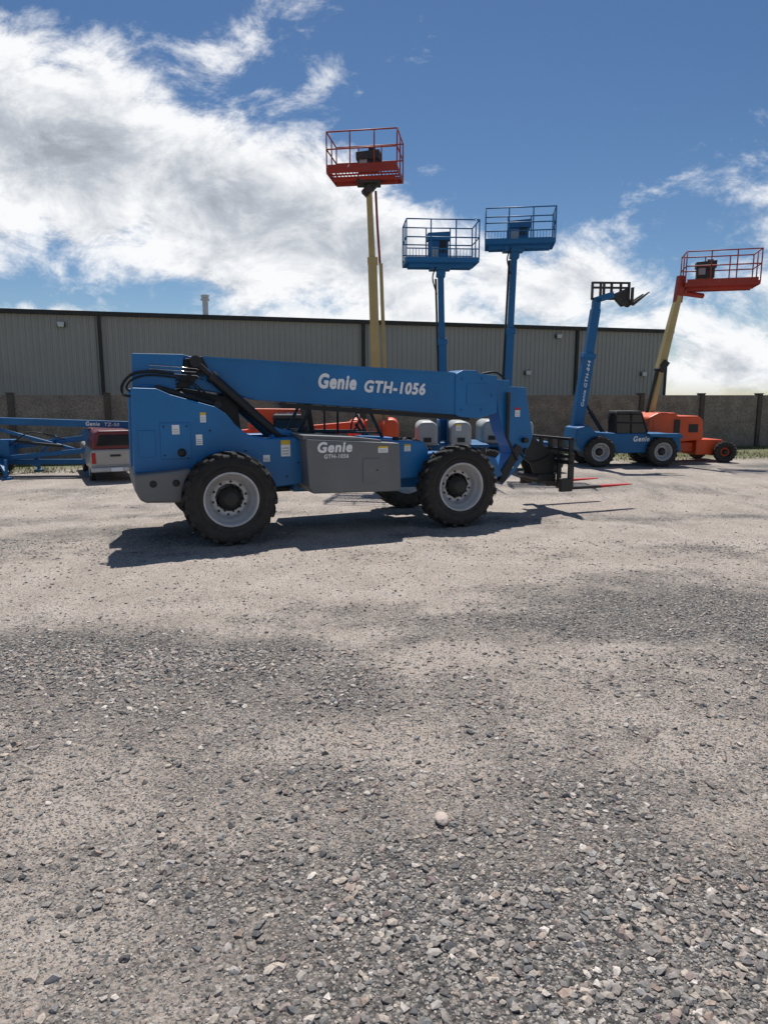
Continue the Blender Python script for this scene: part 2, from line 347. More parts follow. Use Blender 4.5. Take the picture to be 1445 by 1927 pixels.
def decal(x0,z0,w,hh,y,par,top=YEL):
    d=MB(); d.bx(x0,x0+w,y-.003,y,z0,z0+hh*.72,0); d.bx(x0,x0+w,y-.0031,y-.0001,z0+hh*.725,z0+hh,1)
    for i in range(3): d.bx(x0+w*.12,x0+w*.85,y-.005,y-.0035,z0+hh*(.14+.18*i),z0+hh*(.17+.18*i),2)
    d.emit("decal",[WHITE,top,BLACK],par)
decal(-.72,1.56,.10,.13,.435,ch,WHITE);decal(-.40,1.40,.09,.15,.447,ch,WHITE);decal(-.33,1.72,.08,.14,.447,ch)
decal(.82,1.20,.14,.24,.447,ch,YEL);decal(.55,1.13,.1,.1,.447,ch,WHITE)
decal(2.22,1.24,.16,.10,.073,pod);decal(2.80,1.22,.11,.11,.417,ch)
decal(5.2,1.72,.1,.16,.995,head,TIPRED);decal(3.95,1.5,.1,.12,.855,ch,YEL)
decal(5.10,.80,.10,.10,.995,head,WHITE)
for y in (.95,1.52):
    lt=MB(); lt.bx(4.45,4.56,y-.07,y+.07,1.09,1.20); lt.bx(4.56,4.572,y-.06,y+.06,1.10,1.19,mi=1)
    lt.emit("headlight",[BLACK,LAMP],T,bevel=.01)

# ------------------------------------------------------------------ boom lifts
def platform(parent,cx,cy,z,w,d,hgt,yaw,m,mconsole,dense=True,tilt=0,consz=(.05,.72),consx=0,r=.018,pitch=0):
    M=Matrix.Translation((cx,cy,z))@Matrix.Rotation(yaw,4,'Z')@Matrix.Rotation(tilt,4,'Y')@Matrix.Rotation(pitch,4,'X')
    a=MB()
    X=w/2;Y=d/2
    for zz in (hgt,hgt*.56):
        a.tube([(-X,-Y,zz),(X,-Y,zz)],r,6,M=M);a.tube([(-X,Y,zz),(X,Y,zz)],r,6,M=M);a.tube([(-X,-Y,zz),(-X,Y,zz)],r,6,M=M);a.tube([(X,-Y,zz),(X,Y,zz)],r,6,M=M)
    for x in (-X,-X*.33,X*.36,X):
        for y in (-Y,Y): a.tube([(x,y,0),(x,y,hgt)],r,6,M=M)
    a.tube([(-X,0,0),(-X,0,hgt)],r,6,M=M);a.tube([(X,0,0),(X,0,hgt)],r,6,M=M)
    po=a.emit("platform",m,parent)
    f=MB()
    for y in (-Y,Y): f.bx(-X,X,y-.012,y+.012,-.05,.07,M=M)
    for x in (-X,X): f.bx(x-.012,x+.012,-Y,Y,-.05,.07,M=M)
    n=int(w/.085)
    for i in range(1,n): f.bx(-X+w*i/n-.006,-X+w*i/n+.006,-Y,Y,-.01,.012,M=M)
    for i in range(1,5): f.bx(-X,X,-Y+d*i/5-.01,-Y+d*i/5+.01,-.05,-.012,M=M)
    for y in (-.18,.18): f.bx(-X*.9,X*.9,y-.04,y+.04,-.13,-.05,M=M)
    if dense:
        n=int(w/.08)
        for y in (-Y,Y):
            for i in range(n): f.bx(-X+w*i/n,-X+w*i/n+.012,y-.004,y+.004,.07,.27,M=M)
            f.bx(-X,X,y-.012,y+.012,.26,.285,M=M)
    f.emit("platform_floor",m,po)
    cbx=MB(); z0,z1=consz
    cbx.bx(consx-.26,consx+.26,Y-.25,Y+.02,z0,z1,M=M); cbx.prism([(consx-.30,z1),(consx+.30,z1),(consx+.30,z1+.22),(consx-.30,z1+.18)],Y-.3,Y+.02,M=M)
    co_=cbx.emit("control_console",mconsole,po,bevel=.01)
    dk=MB(); dk.bx(consx-.22,consx-.02,Y-.262,Y-.252,z0+.1,z0+.35,0,M); dk.emit("placard",[LGREY],co_)
    dk=MB(); dk.bx(consx+.02,consx+.2,Y-.262,Y-.252,z0+.2,z0+.55,0,M); dk.emit("control_panel",[BLACK],co_)
    return po,M
def lift_base(R,m_ch,m_hood,bx=0,wr=.36,rim="grey",gap=.2,hoodh=1.40,L_=1.2,W=.95,hoodw=.62):
    c=MB(); c.bx(-L_-.1,L_+.1,-.35,.35,wr-.08,wr+.22); c.bx(-L_-.12,-L_+.12,-W+.2,W-.2,wr-.12,wr+.12); c.bx(L_-.12,L_+.12,-W+.2,W-.2,wr-.12,wr+.12)
    c.cyl((0,0,wr+.2),(0,0,wr+.34),.4); c.emit("chassis",m_ch,R,bevel=.02)
    for x in (-L_,L_):
        wheel(R,x,-W,wr,-1,rim,1.1); wheel(R,x,W,wr,1,rim,1.1)
    t=MB(); t.bx(-1.15,1.2,-.55,.55,wr+.30,wr+.45)
    t.bx(-gap,-gap+.05,-.45,.5,wr+.4,1.45); t.bx(gap-.05,gap,-.45,.5,wr+.4,1.45)
    tt=t.emit("turntable",m_ch,R,bevel=.015)
    for sx in (-1,1):
        hh=MB(); z0=wr+.42; x0=sx*(gap+.03); x1=sx*(gap+.03+hoodw); xm=(x0+x1)/2
        n=8
        xa,xb=min(x0,x1),max(x0,x1); rr=.2
        pr=[(xa,z0),(xb,z0)]
        for i in range(n+1): a=math.pi/2*i/n; pr.append((xb-rr+rr*math.cos(a),hoodh-rr+rr*math.sin(a)))
        for i in range(n+1): a=math.pi/2+math.pi/2*i/n; pr.append((xa+rr+rr*math.cos(a),hoodh-rr+rr*math.sin(a)))
        hh.prism(pr,-.72,.72); ho=hh.emit("hood",m_hood,tt,bevel=.09)
        vt=MB(); vt.bx(xm-.10,xm+.10,-.735,-.715,z0+.1,z0+.22); vt.emit("vent",BLACK,ho)
    return tt
G1="boom lifts parked in a row with raised booms"
A=root("boom_lift",(-.28,18.6,0),0,"orange boom lift with tall raised cream boom and red basket","boom lift",G1)
tt=lift_base(A,ORANGE,ORANGE,wr=.38,rim="cream",gap=.22,hoodh=1.50,hoodw=.42)
b=MB(); b.beam((.12,0,1.0),(-.02,0,5.55),.24,.26,.23,.24); bo=b.emit("boom",CREAM,A,bevel=.012)
b=MB(); b.beam((-.02,.0,5.5),(-.10,0,7.25),.165,.18,.15,.16); b.emit("fly_boom",CREAM,bo,bevel=.01)
b=MB(); b.beam((.36,.05,1.0),(.20,.05,5.45),.11,.12,.09,.1); b.emit("tower_arm",CREAM,A,bevel=.008)
b=MB(); b.bx(-.14,.12,-.14,.14,5.42,5.58); b.emit("boom_collar",CREAM,A,bevel=.008)
b=MB(); b.tube([(.18,.05,5.4),(.11,.05,6.4),(.07,.02,7.2)],.03); b.emit("cable_guide",RED,A)
b=MB(); b.beam((-.22,0,7.1),(.10,0,7.45),.2,.22); b.bx(-.4,.2,-.25,.25,7.34,7.44); b.cyl((-.10,-.2,7.2),(-.10,.2,7.2),.08); b.emit("platform_bracket",DKST,A,bevel=.01)
po,M=platform(A,-.18,-.05,7.52,1.74,1.1,.90,math.radians(-9),RED,DKST,dense=False,consz=(.22,.5),r=.018)
b=MB(); b.bx(-.85,.85,-.56,-.545,.07,.15,M=M); b.emit("toe_board",RED,po)
text("JLG",po,WHITE,M@Vector((-.35,-.564,.075)),.2,.07)
def blue_lift(x,y,lab,x0,x1,z1,bw,cx,z,w,dy,yaw,hg):
    B=root("boom_lift",(x,y,0),0,lab,"boom lift",G1)
    tt=lift_base(B,BLUE2,LGREY,wr=.36,rim="grey",gap=.13,hoodh=1.42,hoodw=.56)
    zm=z1*.55
    xm=x0+(x1-x0)*.55
    b=MB(); b.beam((x0,0,.9),(xm,0,zm+.6),bw,bw*1.1); bo=b.emit("boom",BLUE2,B,bevel=.012)
    b=MB(); b.beam((xm,0,zm+.3),(x1,0,z1),bw*.74,bw*.8); b.emit("fly_boom",BLUE2,bo,bevel=.01)
    b=MB(); b.beam((x0-bw*.62,-.02,1.5),(x1-bw*.60,-.02,z1-.2),.05,.09); b.emit("hose_tray",BLACK,bo)
    b=MB(); b.bx(xm-bw*.6,xm+bw*.6,-bw*.65,bw*.65,zm+.5,zm+.66); b.emit("boom_collar",BLUE2,bo,bevel=.01)
    b=MB(); b.beam((x1,0,z1-.15),(x1+.02,0,z1+.1),bw*1.1,bw*1.2); b.bx(x1-.3,x1+.25,-.2,.2,z1+.02,z1+.12); b.emit("platform_bracket",BLUE2,bo,bevel=.01)
    b=MB(); b.tube([(x1-.1,-.15,z1-.6),(x1-.22,-.2,z1-.2),(x1-.12,-.2,z1+.1)],.018,sub=5); b.emit("hose",HOSE,bo)
    po,M=platform(B,cx,dy,z,w,.95,hg,yaw,BLUE2,BLUE2,dense=True,consz=(.1,hg-.36),r=.017)
    return B,po,M
B1,po1,M1=blue_lift(1.58,18.9,"blue boom lift with raised boom, grey hoods and blue basket",.05,-.10,5.3,.21,-.12,5.50,1.86,0,math.radians(4),.98)
B2,po2,M2=blue_lift(3.42,19.9,"blue boom lift with leaning raised boom and higher blue basket",.04,.15,5.95,.22,.28,6.16,1.84,0,math.radians(-8),.86)
text("4x4",B2,WHITE,(-.05,-.56,.72),.34,.12)
C=root("boom_lift",(9.35,22.4,0),math.radians(8),"orange boom lift with cream boom and orange basket near wall","boom lift",G1)
c=MB(); c.bx(-1.0,1.55,-.3,.3,.30,.62); c.prism([(.5,.72),(1.4,.70),(1.66,.46),(1.55,.22),(.5,.22)],-.46,.46); c.bx(-.95,-.75,-.6,.6,.18,.4); c.bx(1.2,1.4,-.6,.6,.18,.4); c.emit("chassis",ORANGE,C,bevel=.03)
for x in (-.85,1.3):
    wheel(C,x,-.82,.34,-1,"orange",1.1,steer=-.3 if x>0 else 0); wheel(C,x,.82,.34,1,"orange",1.1)
t=MB(); t.prism([(-1.25,1.42),(-.95,1.56),(-.35,1.56),(-.3,1.46),(.40,1.46),(.58,1.34),(.62,.72),(-.2,.64),(-1.0,.64),(-1.3,.80)],-.64,.64)
tt=t.emit("turntable",ORANGE,C,bevel=.06)
t=MB(); t.bx(-1.1,-.6,-.65,-.638,.9,1.35); t.emit("cover_panel",[ORANGE],tt,bevel=.01)
t=MB(); t.bx(-.40,-.22,-.67,-.63,.8,1.35); t.emit("grille",BLACK,tt)
t=MB(); t.bx(.1,.4,-.66,-.63,.95,1.2); t.emit("grille",BLACK,tt)
b=MB(); b.beam((-.85,.1,1.2),(-.55,0,3.3),.15,.2,.14,.18); bo=b.emit("lower_boom",CREAM,C,bevel=.01)
b=MB(); b.beam((-1.0,.1,1.2),(-.72,0,2.9),.07,.1); b.emit("boom_cylinder",BLACK,C,bevel=.01)
b=MB(); b.beam((-.64,0,2.9),(-.18,0,5.15),.24,.26,.17,.2); b.emit("upper_boom",CREAM,C,bevel=.01)
b=MB(); b.beam((-.70,-.02,2.85),(-.50,-.02,3.15),.2,.36); b.emit("elbow",BLACK,C,bevel=.01)
b=MB(); b.beam((-.20,0,4.95),(-.12,0,5.75),.22,.20); b.beam((-.15,0,5.25),(.6,-.1,5.15),.12,.12); b.emit("rotator_arm",RED,C,bevel=.01)
po,M=platform(C,1.05,-.15,5.45,2.1,1.0,.98,math.radians(-22),RED,DKST,dense=False,consz=(.3,.6),consx=-.35,r=.019)
b=MB(); b.bx(-1.0,1.0,-.512,-.495,.07,.16,M=M); b.emit("toe_board",RED,po)
text("JLG",po,WHITE,M@Vector((-.1,-.516,.075)),.3,.075)

# ------------------------------------------------------------------ smaller telehandlers
def small_tele(loc,yaw,paint,lab,P1,bodytext,boomtext,rim,group,s=1,bw=.30,P0=(-.72,1.0,1.05),tail=-.95):
    R=root("telehandler",loc,yaw,lab,"telehandler",group,scale=s)
    c=MB(); c.prism([(tail,1.15),(tail+.35,1.22),(-.1,1.02),(.6,.98),(2.1,.98),(2.5,.86),(2.55,.42),(-.3,.38),(tail+.05,.55),(tail-.05,.85)],.22,1.32)
    ch=c.emit("chassis",paint,R,bevel=.03)
    for x in (0,1.9):
        wheel(R,x,0,.46,-1,rim,1.05); wheel(R,x,1.55,.46,1,rim,1.05)
        ax=MB(); ax.cyl((x,.2,.46),(x,1.4,.46),.09); ax.emit("axle",DKST,R)
    fd=MB(); fd.prism([(1.45,.98),(2.38,.98),(2.5,.88),(2.4,.84),(1.5,.9)],.0,.26); fd.emit("fender",paint,ch,bevel=.01)
    ca=MB(); ca.prism([(.55,1.55),(1.3,1.55),(1.5,1.2),(1.5,.97),(.5,.97)],.3,.85); cb=ca.emit("cab",GLASS,R,bevel=.02)
    ca=MB(); ca.prism([(.52,1.64),(1.25,1.64),(1.32,1.55),(.5,1.55)],.26,.88); ca.emit("cab_roof",DKST,cb,bevel=.02)
    for y in (.285,.865):
        fr=MB()
        for a_,b_ in (((.55,.98),(.52,1.62)),((1.5,1.0),(1.28,1.6)),((1.0,.98),(.98,1.6)),((.5,1.3),(1.45,1.28))): fr.tube([(a_[0],y,a_[1]),(b_[0],y,b_[1])],.02,6)
        fr.emit("cab_frame",BLACK,cb)
    P0=Vector(P0); P1=Vector(P1)
    bb=MB(); bb.beam(P0,P0.lerp(P1,.62),bw,bw,side=(0,1,0)); bo=bb.emit("boom",paint,R,bevel=.012)
    bb=MB(); bb.beam(P0.lerp(P1,.5),P1,bw*.78,bw*.78,side=(0,1,0)); bb.beam(P0.lerp(P1,.60),P0.lerp(P1,.64),bw*1.15,bw*1.15,side=(0,1,0)); bb.emit("boom_extension",paint,bo,bevel=.01)
    d=(P1-P0).normalized(); up=Vector((-d.z,0,d.x))
    q=P0+d*(P1-P0).length*.20-up*(bw*.16)-Vector((0,bw/2+.008,0))
    ram("lift_cylinder",(.35,.78,.95),tuple(P0.lerp(P1,.28)),.06,.6,R)
    if boomtext: text(boomtext,bo,WHITE,q,(P1-P0).length*.38,bw*.28,xd=d,up=up,off=.015)
    if bodytext: text(bodytext,ch,WHITE,(1.05,.21,.74),.5,.16,off=.03)
    return R,P1,d,ch
D,P1,d,_=small_tele((6.36,20.3,0),math.radians(4),BLUE2,"blue telehandler with boom raised steeply and empty fork carriage",(.0,1.0,4.62),"Genie","Genie GTH-844","silver","telehandlers parked along the wall",P0=(-.42,1.0,1.05),tail=-.66,bw=.32)
k=MB(); k.beam(P1-Vector((0,0,.1)),P1+Vector((.02,0,.32)),.24,.2,side=(0,1,0)); k.beam(P1+Vector((-.05,0,.25)),P1+Vector((.5,0,.42)),.24,.18,side=(0,1,0)); k.emit("boom_head",BLUE2,D,bevel=.01)
k=MB(); x0,x1=-.13,.98; zc=P1.z+.30
for z in (zc,zc+.32,zc+.46): k.bx(x0,x1,.95,1.02,z-.028,z+.028)
for x in (x0,x0+.25,.22,.45,x1-.25,x1): k.bx(x-.028,x+.028,.94,1.03,zc-.03,zc+.485)
k.prism([(.45,zc+.12),(.9,zc+.30),(1.04,zc-.15),(.8,zc-.22)],.9,1.1)
cg=k.emit("fork_carriage",DKST,D,bevel=.005)
for y in (.7,1.1):
    k=MB(); k.prism([(.95,zc-.16),(1.04,zc-.22),(1.50,zc+.16),(1.48,zc+.18)],y,y+.1); k.bx(.96,1.02,y,y+.1,zc-.2,zc+.3); k.emit("fork",DKST,cg)
E,P1b,d2,_=small_tele((-3.1,16.2,0),math.radians(8),ORANGE,"orange telehandler with lowered boom parked behind blue one",(2.6,1.0,1.32),None,None,"grey","telehandlers parked along the wall",bw=.34)
text("SKYTRAK",E,WHITE,(.55,.818,1.535),.70,.14,off=.04,shear=.1)
k=MB(); k.prism([(-.1,1.78),(1.35,1.76),(1.35,1.46),(-.1,1.30)],.83,1.17); k.emit("boom_cover",ORANGE,E,bevel=.02)

# ------------------------------------------------------------------ towable lift
F=root("towable_boom_lift",(-8.85,18.3,0),math.radians(4),"blue towable articulated boom lift folded down on outriggers","boom lift",G1)
b=MB(); b.beam((-1.9,0,1.46),(2.5,0,1.31),.16,.18,side=(0,1,0)); bo=b.emit("upper_boom",BLUE2,F,bevel=.012)
text("Genie",bo,WHITE,(1.02,-.09,1.31),.36,.11,xd=(1,0,-.035),off=.03); text("TZ-50",bo,WHITE,(1.50,-.09,1.30),.38,.09,xd=(1,0,-.035),off=.02)
b=MB(); b.beam((-1.3,.18,.72),(1.1,.18,1.0),.12,.14,side=(0,1,0)); b.emit("lower_boom",BLUE2,F,bevel=.012)
b=MB(); b.beam((-1.3,-.16,.45),(1.15,-.16,.68),.12,.12,side=(0,1,0)); b.emit("lower_boom",BLUE2,F,bevel=.012)
b=MB(); b.beam((-1.35,-.02,1.25),(.9,-.02,.62),.07,.08,side=(0,1,0)); b.emit("link_arm",BLUE2,F,bevel=.01)
b=MB(); b.beam((-.4,.05,.40),(.2,.05,1.02),.06,.07,side=(0,1,0)); b.emit("link_arm",BLUE2,F,bevel=.01)
b=MB(); b.beam((1.0,0,1.2),(1.2,0,.5),.3,.2,side=(0,1,0)); b.emit("boom_riser",BLUE2,F,bevel=.012)
b=MB(); b.bx(-1.7,-1.35,-.3,.3,.45,1.5); b.prism([(-1.9,1.55),(-1.3,1.50),(-1.3,1.25),(-1.7,1.2)],-.2,.2); b.bx(-1.3,-.9,-.25,.25,.5,.95); b.emit("turntable",BLUE2,F,bevel=.02)
b=MB(); b.bx(-1.9,1.3,-.1,.1,.30,.42); b.bx(-1.8,-1.2,-.6,.6,.26,.40); b.emit("chassis",BLUE2,F,bevel=.01)
for sx,sy in ((-2.0,-.9),(-.7,-.95),(-2.0,.9),(-.7,.95)):
    o=MB(); o.beam((-1.5,0,.75),(sx,sy,.16),.1,.1,side=(0,0,1)); o.cyl((sx,sy,.5),(sx,sy,.06),.04); o.cyl((sx,sy,.0),(sx,sy,.06),.13); o.emit("outrigger",BLUE2,F)
wheel(F,-1.5,-.75,.28,-1,"grey",1); wheel(F,-1.5,.75,.28,1,"grey",1)
b=MB(); b.bx(-1.95,-1.7,-.15,.1,1.55,1.78); b.emit("control_box",BLACK,F,bevel=.01)
b=MB(); b.tube([(-1.6,-.2,1.5),(-1.75,-.2,1.72),(-1.5,-.2,1.80)],.02,sub=4); b.emit("hose",HOSE,F)
b=MB(); b.tube([(-.9,-.2,.8),(-.3,-.3,1.15),(.5,-.2,.95)],.015,sub=5); b.emit("hose",HOSE,F)
b=MB(); b.cyl((-.8,-.1,.9),(.4,-.1,.78),.04); b.emit("lift_cylinder",BLACK,F)
b=MB(); b.tube([(1.1,-.3,.12),(1.1,-.3,.6)],.03); b.cyl((1.1,-.3,0),(1.1,-.3,.14),.08); b.bx(1.05,1.2,-.32,-.1,.36,.42); b.emit("jockey_stand",BLUE2,F)

# ------------------------------------------------------------------ pickup truck
P=root("pickup_truck",(-6.56,16.9,0),math.radians(27),"champagne pickup truck with maroon camper shell parked on gravel","pickup truck")
W2=.56
b=MB()
prof=[(-W2+.03,.24),(W2-.03,.24),(W2+.01,.32),(W2+.03,.48),(W2+.025,.62),(W2-.01,.76),(W2-.04,.80),(-W2+.04,.80),(-W2+.01,.76),(-W2-.025,.62),(-W2-.03,.48),(-W2-.01,.32)]
b.prism(prof,0,3.6)
body=b.emit("body",TAN,P,bevel=.035)
b=MB(); b.prism([(-W2+.03,.80),(W2-.03,.80),(W2-.06,1.02),(W2-.12,1.20),(W2-.22,1.25),(-W2+.22,1.25),(-W2+.12,1.20),(-W2+.06,1.02)],.03,1.5); sh=b.emit("camper_shell",MAROON,P,bevel=.04)
b=MB(); b.prism([(-.42,.88),(.42,.88),(.35,1.15),(-.35,1.15)],.018,.04); b.emit("window",GLASS,sh,bevel=.01)
b=MB(); b.add([(W2-.036,.25,.88),(W2-.036,1.3,.88),(W2-.088,1.3,1.13),(W2-.088,.25,1.13)],[[0,1,2,3]]); b.emit("window",GLASS,sh)
b=MB(); b.prism([(-W2+.05,.80),(W2-.05,.80),(W2-.14,1.24),(-W2+.14,1.24)],1.55,2.5); b.emit("cab",MAROON,P,bevel=.04)
b=MB(); b.bx(-.44,.44,-.014,.004,.42,.77); tg=b.emit("tailgate",TAN,P,bevel=.012)
b=MB(); b.bx(-.12,.12,-.03,-.014,.62,.67); b.emit("handle",BLACK,tg)
b=MB(); b.bx(-W2-.02,W2+.02,-.14,-.005,.26,.37); bu=b.emit("bumper",RIM,P,bevel=.025)
b=MB(); b.bx(-.13,.13,-.148,-.142,.27,.36); b.emit("licence_plate",WHITE,bu)
for sx in (-1,1):
    b=MB(); b.bx(sx*.50-.045,sx*.50+.045,-.02,.05,.46,.72); b.emit("tail_light",TAIL,P,bevel=.012)
for sx in (-1,1):
    for y in (.6,2.9):
        w=wheel(P,0,0,.27,-1,"silver",.9); w.location=(sx*(W2+.015),y,.262); w.rotation_euler=(0,0,math.pi/2 if sx>0 else -math.pi/2)

# ------------------------------------------------------------------ wall
th=math.radians(15)
FN=root("boundary_wall",(0,24.5,0),th,"brown pebbled precast concrete wall with dark posts","wall")
f=MB(); f.bx(-60,60,0,.12,-.1,1.02); f.bx(-60,60,.004,.116,1.035,2.10); f.bx(-60,60,.02,.10,1.0,1.05); f.emit("panel",FENCE,FN)
pm=MB(); pm.bx(-.09,.09,-.07,.19,-.1,2.15); pm.bx(-.11,.11,-.09,.21,2.15,2.18); pme=pm.mesh("post",[mat("brown_post",(.07,.058,.047),.8,dirt=.3,bump=.3)])
for i in range(-9,16):
    o=bpy.data.objects.new("post",pme); col.objects.link(o); o.parent=FN; o.location=(-9.06+2.77*i,0,0)
# ------------------------------------------------------------------ warehouse
BD=root("warehouse",(0,42.1,0),math.atan(.3),"long low warehouse with grey-beige ribbed metal siding","building")
s0,s1=-48,19.95
xs=[];x=s0
while x<s1-.3:
    xs+=[(x,0),(x+.035,-.06),(x+.085,-.06),(x+.12,0)]; x+=.305
xs.append((s1,0))
w=MB(); vs=[];fs=[]
for x,y in xs: vs+=[(x,y,0),(x,y,6.22)]
for i in range(len(xs)-1): fs.append([2*i,2*i+2,2*i+3,2*i+1])
w.add(vs,fs); w.bx(s1-.05,s1,.005,25,0,6.2); w.bx(s0,s0+.05,.005,25,0,6.2); w.bx(s0,s1,24.9,25,0,6.2)
w.emit("siding",SIDING,BD)
r=MB(); r.add([(s0-.3,-.1,6.40),(s1+.3,-.1,6.40),(s1+.3,12.5,6.9),(s0-.3,12.5,6.9),(s1+.3,25.3,6.40),(s0-.3,25.3,6.40)],[[0,1,2,3],[3,2,4,5]])
rf=r.emit("roof",ROOF,BD)
r=MB(); r.bx(s0-.3,s1+.3,-.22,-.08,6.20,6.43); r.bx(s1,s1+.3,-.05,25,6.2,6.43); r.bx(s1-.12,s1+.03,-.08,.0,0,6.2); r.emit("gutter",TRIM,rf)
for s_ in (-44.3,-30.0,-15.66,-1.29,12.95):
    d_=MB(); d_.bx(s_-.09,s_+.09,-.2,-.07,0,6.2); d_.emit("downpipe",TRIM,BD)
for s_,z in ((-17.5,5.72),(11.55,5.8),(9.45,3.5),(18.06,3.5),(-32,5.7)):
    d_=MB(); d_.bx(s_-.2,s_+.2,-.16,-.07,z-.14,z+.14); d_.prism([(s_-.18,z+.12),(s_+.18,z+.12),(s_+.14,z-.14),(s_-.14,z-.14)],-.32,-.16,mi=1); d_.emit("wall_light",[BLACK,LAMP],BD,bevel=.02)
v=MB(); v.cyl((-10.1,2,6.4),(-10.1,2,7.45),.16); v.cyl((-10.1,2,7.45),(-10.1,2,7.52),.26); v.cyl((-10.1,2,7.52),(-10.1,2,7.75),.2,.24); v.emit("flue_pipe",RIM,rf)

# ------------------------------------------------------------------ ground
ELL=[(-2.5,5.15,2.1,.75,.85),(3.3,6.4,2.2,1.1,.70),(.8,2.5,1.3,.5,.90),(-.35,3.6,.5,.28,.55),(1.3,3.45,.9,.30,.55),(.3,2.1,1.1,.35,.55),(-1.25,4.1,.6,.22,.45),(.6,5.9,.7,.25,.35)]
def gmask(x,y):
    e=0
    wx=x+.45*noise.noise(Vector((x*.9,y*.9,3.1)))+.22*noise.noise(Vector((x*3,y*3,3.1))); wy=y+.45*noise.noise(Vector((x*.9,y*.9,9.7)))+.22*noise.noise(Vector((x*3,y*3,6.1)))
    for cx,cy,rx,ry,w in ELL:
        d2=((wx-cx)/rx)**2+((wy-cy)/ry)**2
        if d2<3.5: e=max(e,w*min(1,1.2*math.exp(-d2*.8)))
    n=noise.noise(Vector((x*.8,y*1.2,0)))*.5+noise.noise(Vector((x*2.3,y*2.8,5)))*.40+noise.noise(Vector((x*6,y*6,2)))*.30
    st=noise.noise(Vector((x*.12,y*1.1-x*.12,7)))
    g=.16+.72*e+.60*n
    if y>7: g+=(.45*st+.05)*min(1,(y-7))
    g-=.30*math.exp(-((y-7.9-.05*x)/.75)**2)
    return min(1,max(0,g))
def gz(x,y):
    if abs(x)>14 or y>15 or y<-2: return 0.
    f=min(1,max(0,(15-y)/4))*min(1,max(0,(14-abs(x))/4))
    return f*(.012*noise.noise(Vector((x*.7,y*.7,1)))+.006*noise.noise(Vector((x*2.5,y*2.5,4))))
def axis(lo,hi,step,far,fl):
    a=list(np.arange(lo,hi,step)); s=step;x=hi
    R_=[]
    while x<far: R_.append(x); s*=1.18; x+=s
    R_.append(far); s=step;x=lo;L_=[]
    x-=s
    while x>fl: L_.append(x); s*=1.18; x-=s
    L_.append(fl)
    return np.array(L_[::-1]+a+R_)
gx=axis(-8,8.01,.10,900,-900); gy=axis(1,12.01,.10,1500,-300)
nx,ny=len(gx),len(gy)
V=np.zeros((nx*ny,3)); C=np.zeros((nx*ny,4)); C[:,3]=1
i=0
for yy in gy:
    for xx in gx:
        V[i]=(xx,yy,gz(xx,yy)); C[i,0]=gmask(xx,yy) if (abs(xx)<60 and yy<60) else .4
        fl=20.3+.2*xx+1.2*noise.noise(Vector((xx*.5,yy*.5,8)))
        C[i,1]=min(1,max(0,(yy-fl)/1.0)); i+=1
ii,jj=np.meshgrid(np.arange(nx-1),np.arange(ny-1)); a=(jj*nx+ii).ravel()
F_=np.stack([a,a+1,a+nx+1,a+nx],1)
def npmesh(name,V,F,C=None,smooth=False):
    me=bpy.data.meshes.new(name); k=F.shape[1]
    me.vertices.add(len(V)); me.vertices.foreach_set("co",V.astype(np.float32).ravel())
    me.loops.add(F.size); me.loops.foreach_set("vertex_index",F.astype(np.int32).ravel())
    me.polygons.add(len(F)); me.polygons.foreach_set("loop_start",np.arange(0,F.size,k,dtype=np.int32))
    me.update(calc_edges=True); me.validate()
    me.polygons.foreach_set("use_smooth",np.full(len(F),smooth))
    if C is not None:
        at=me.color_attributes.new("mask","FLOAT_COLOR","POINT"); at.data.foreach_set("color",C.astype(np.float32).ravel())
    me.update(); return me
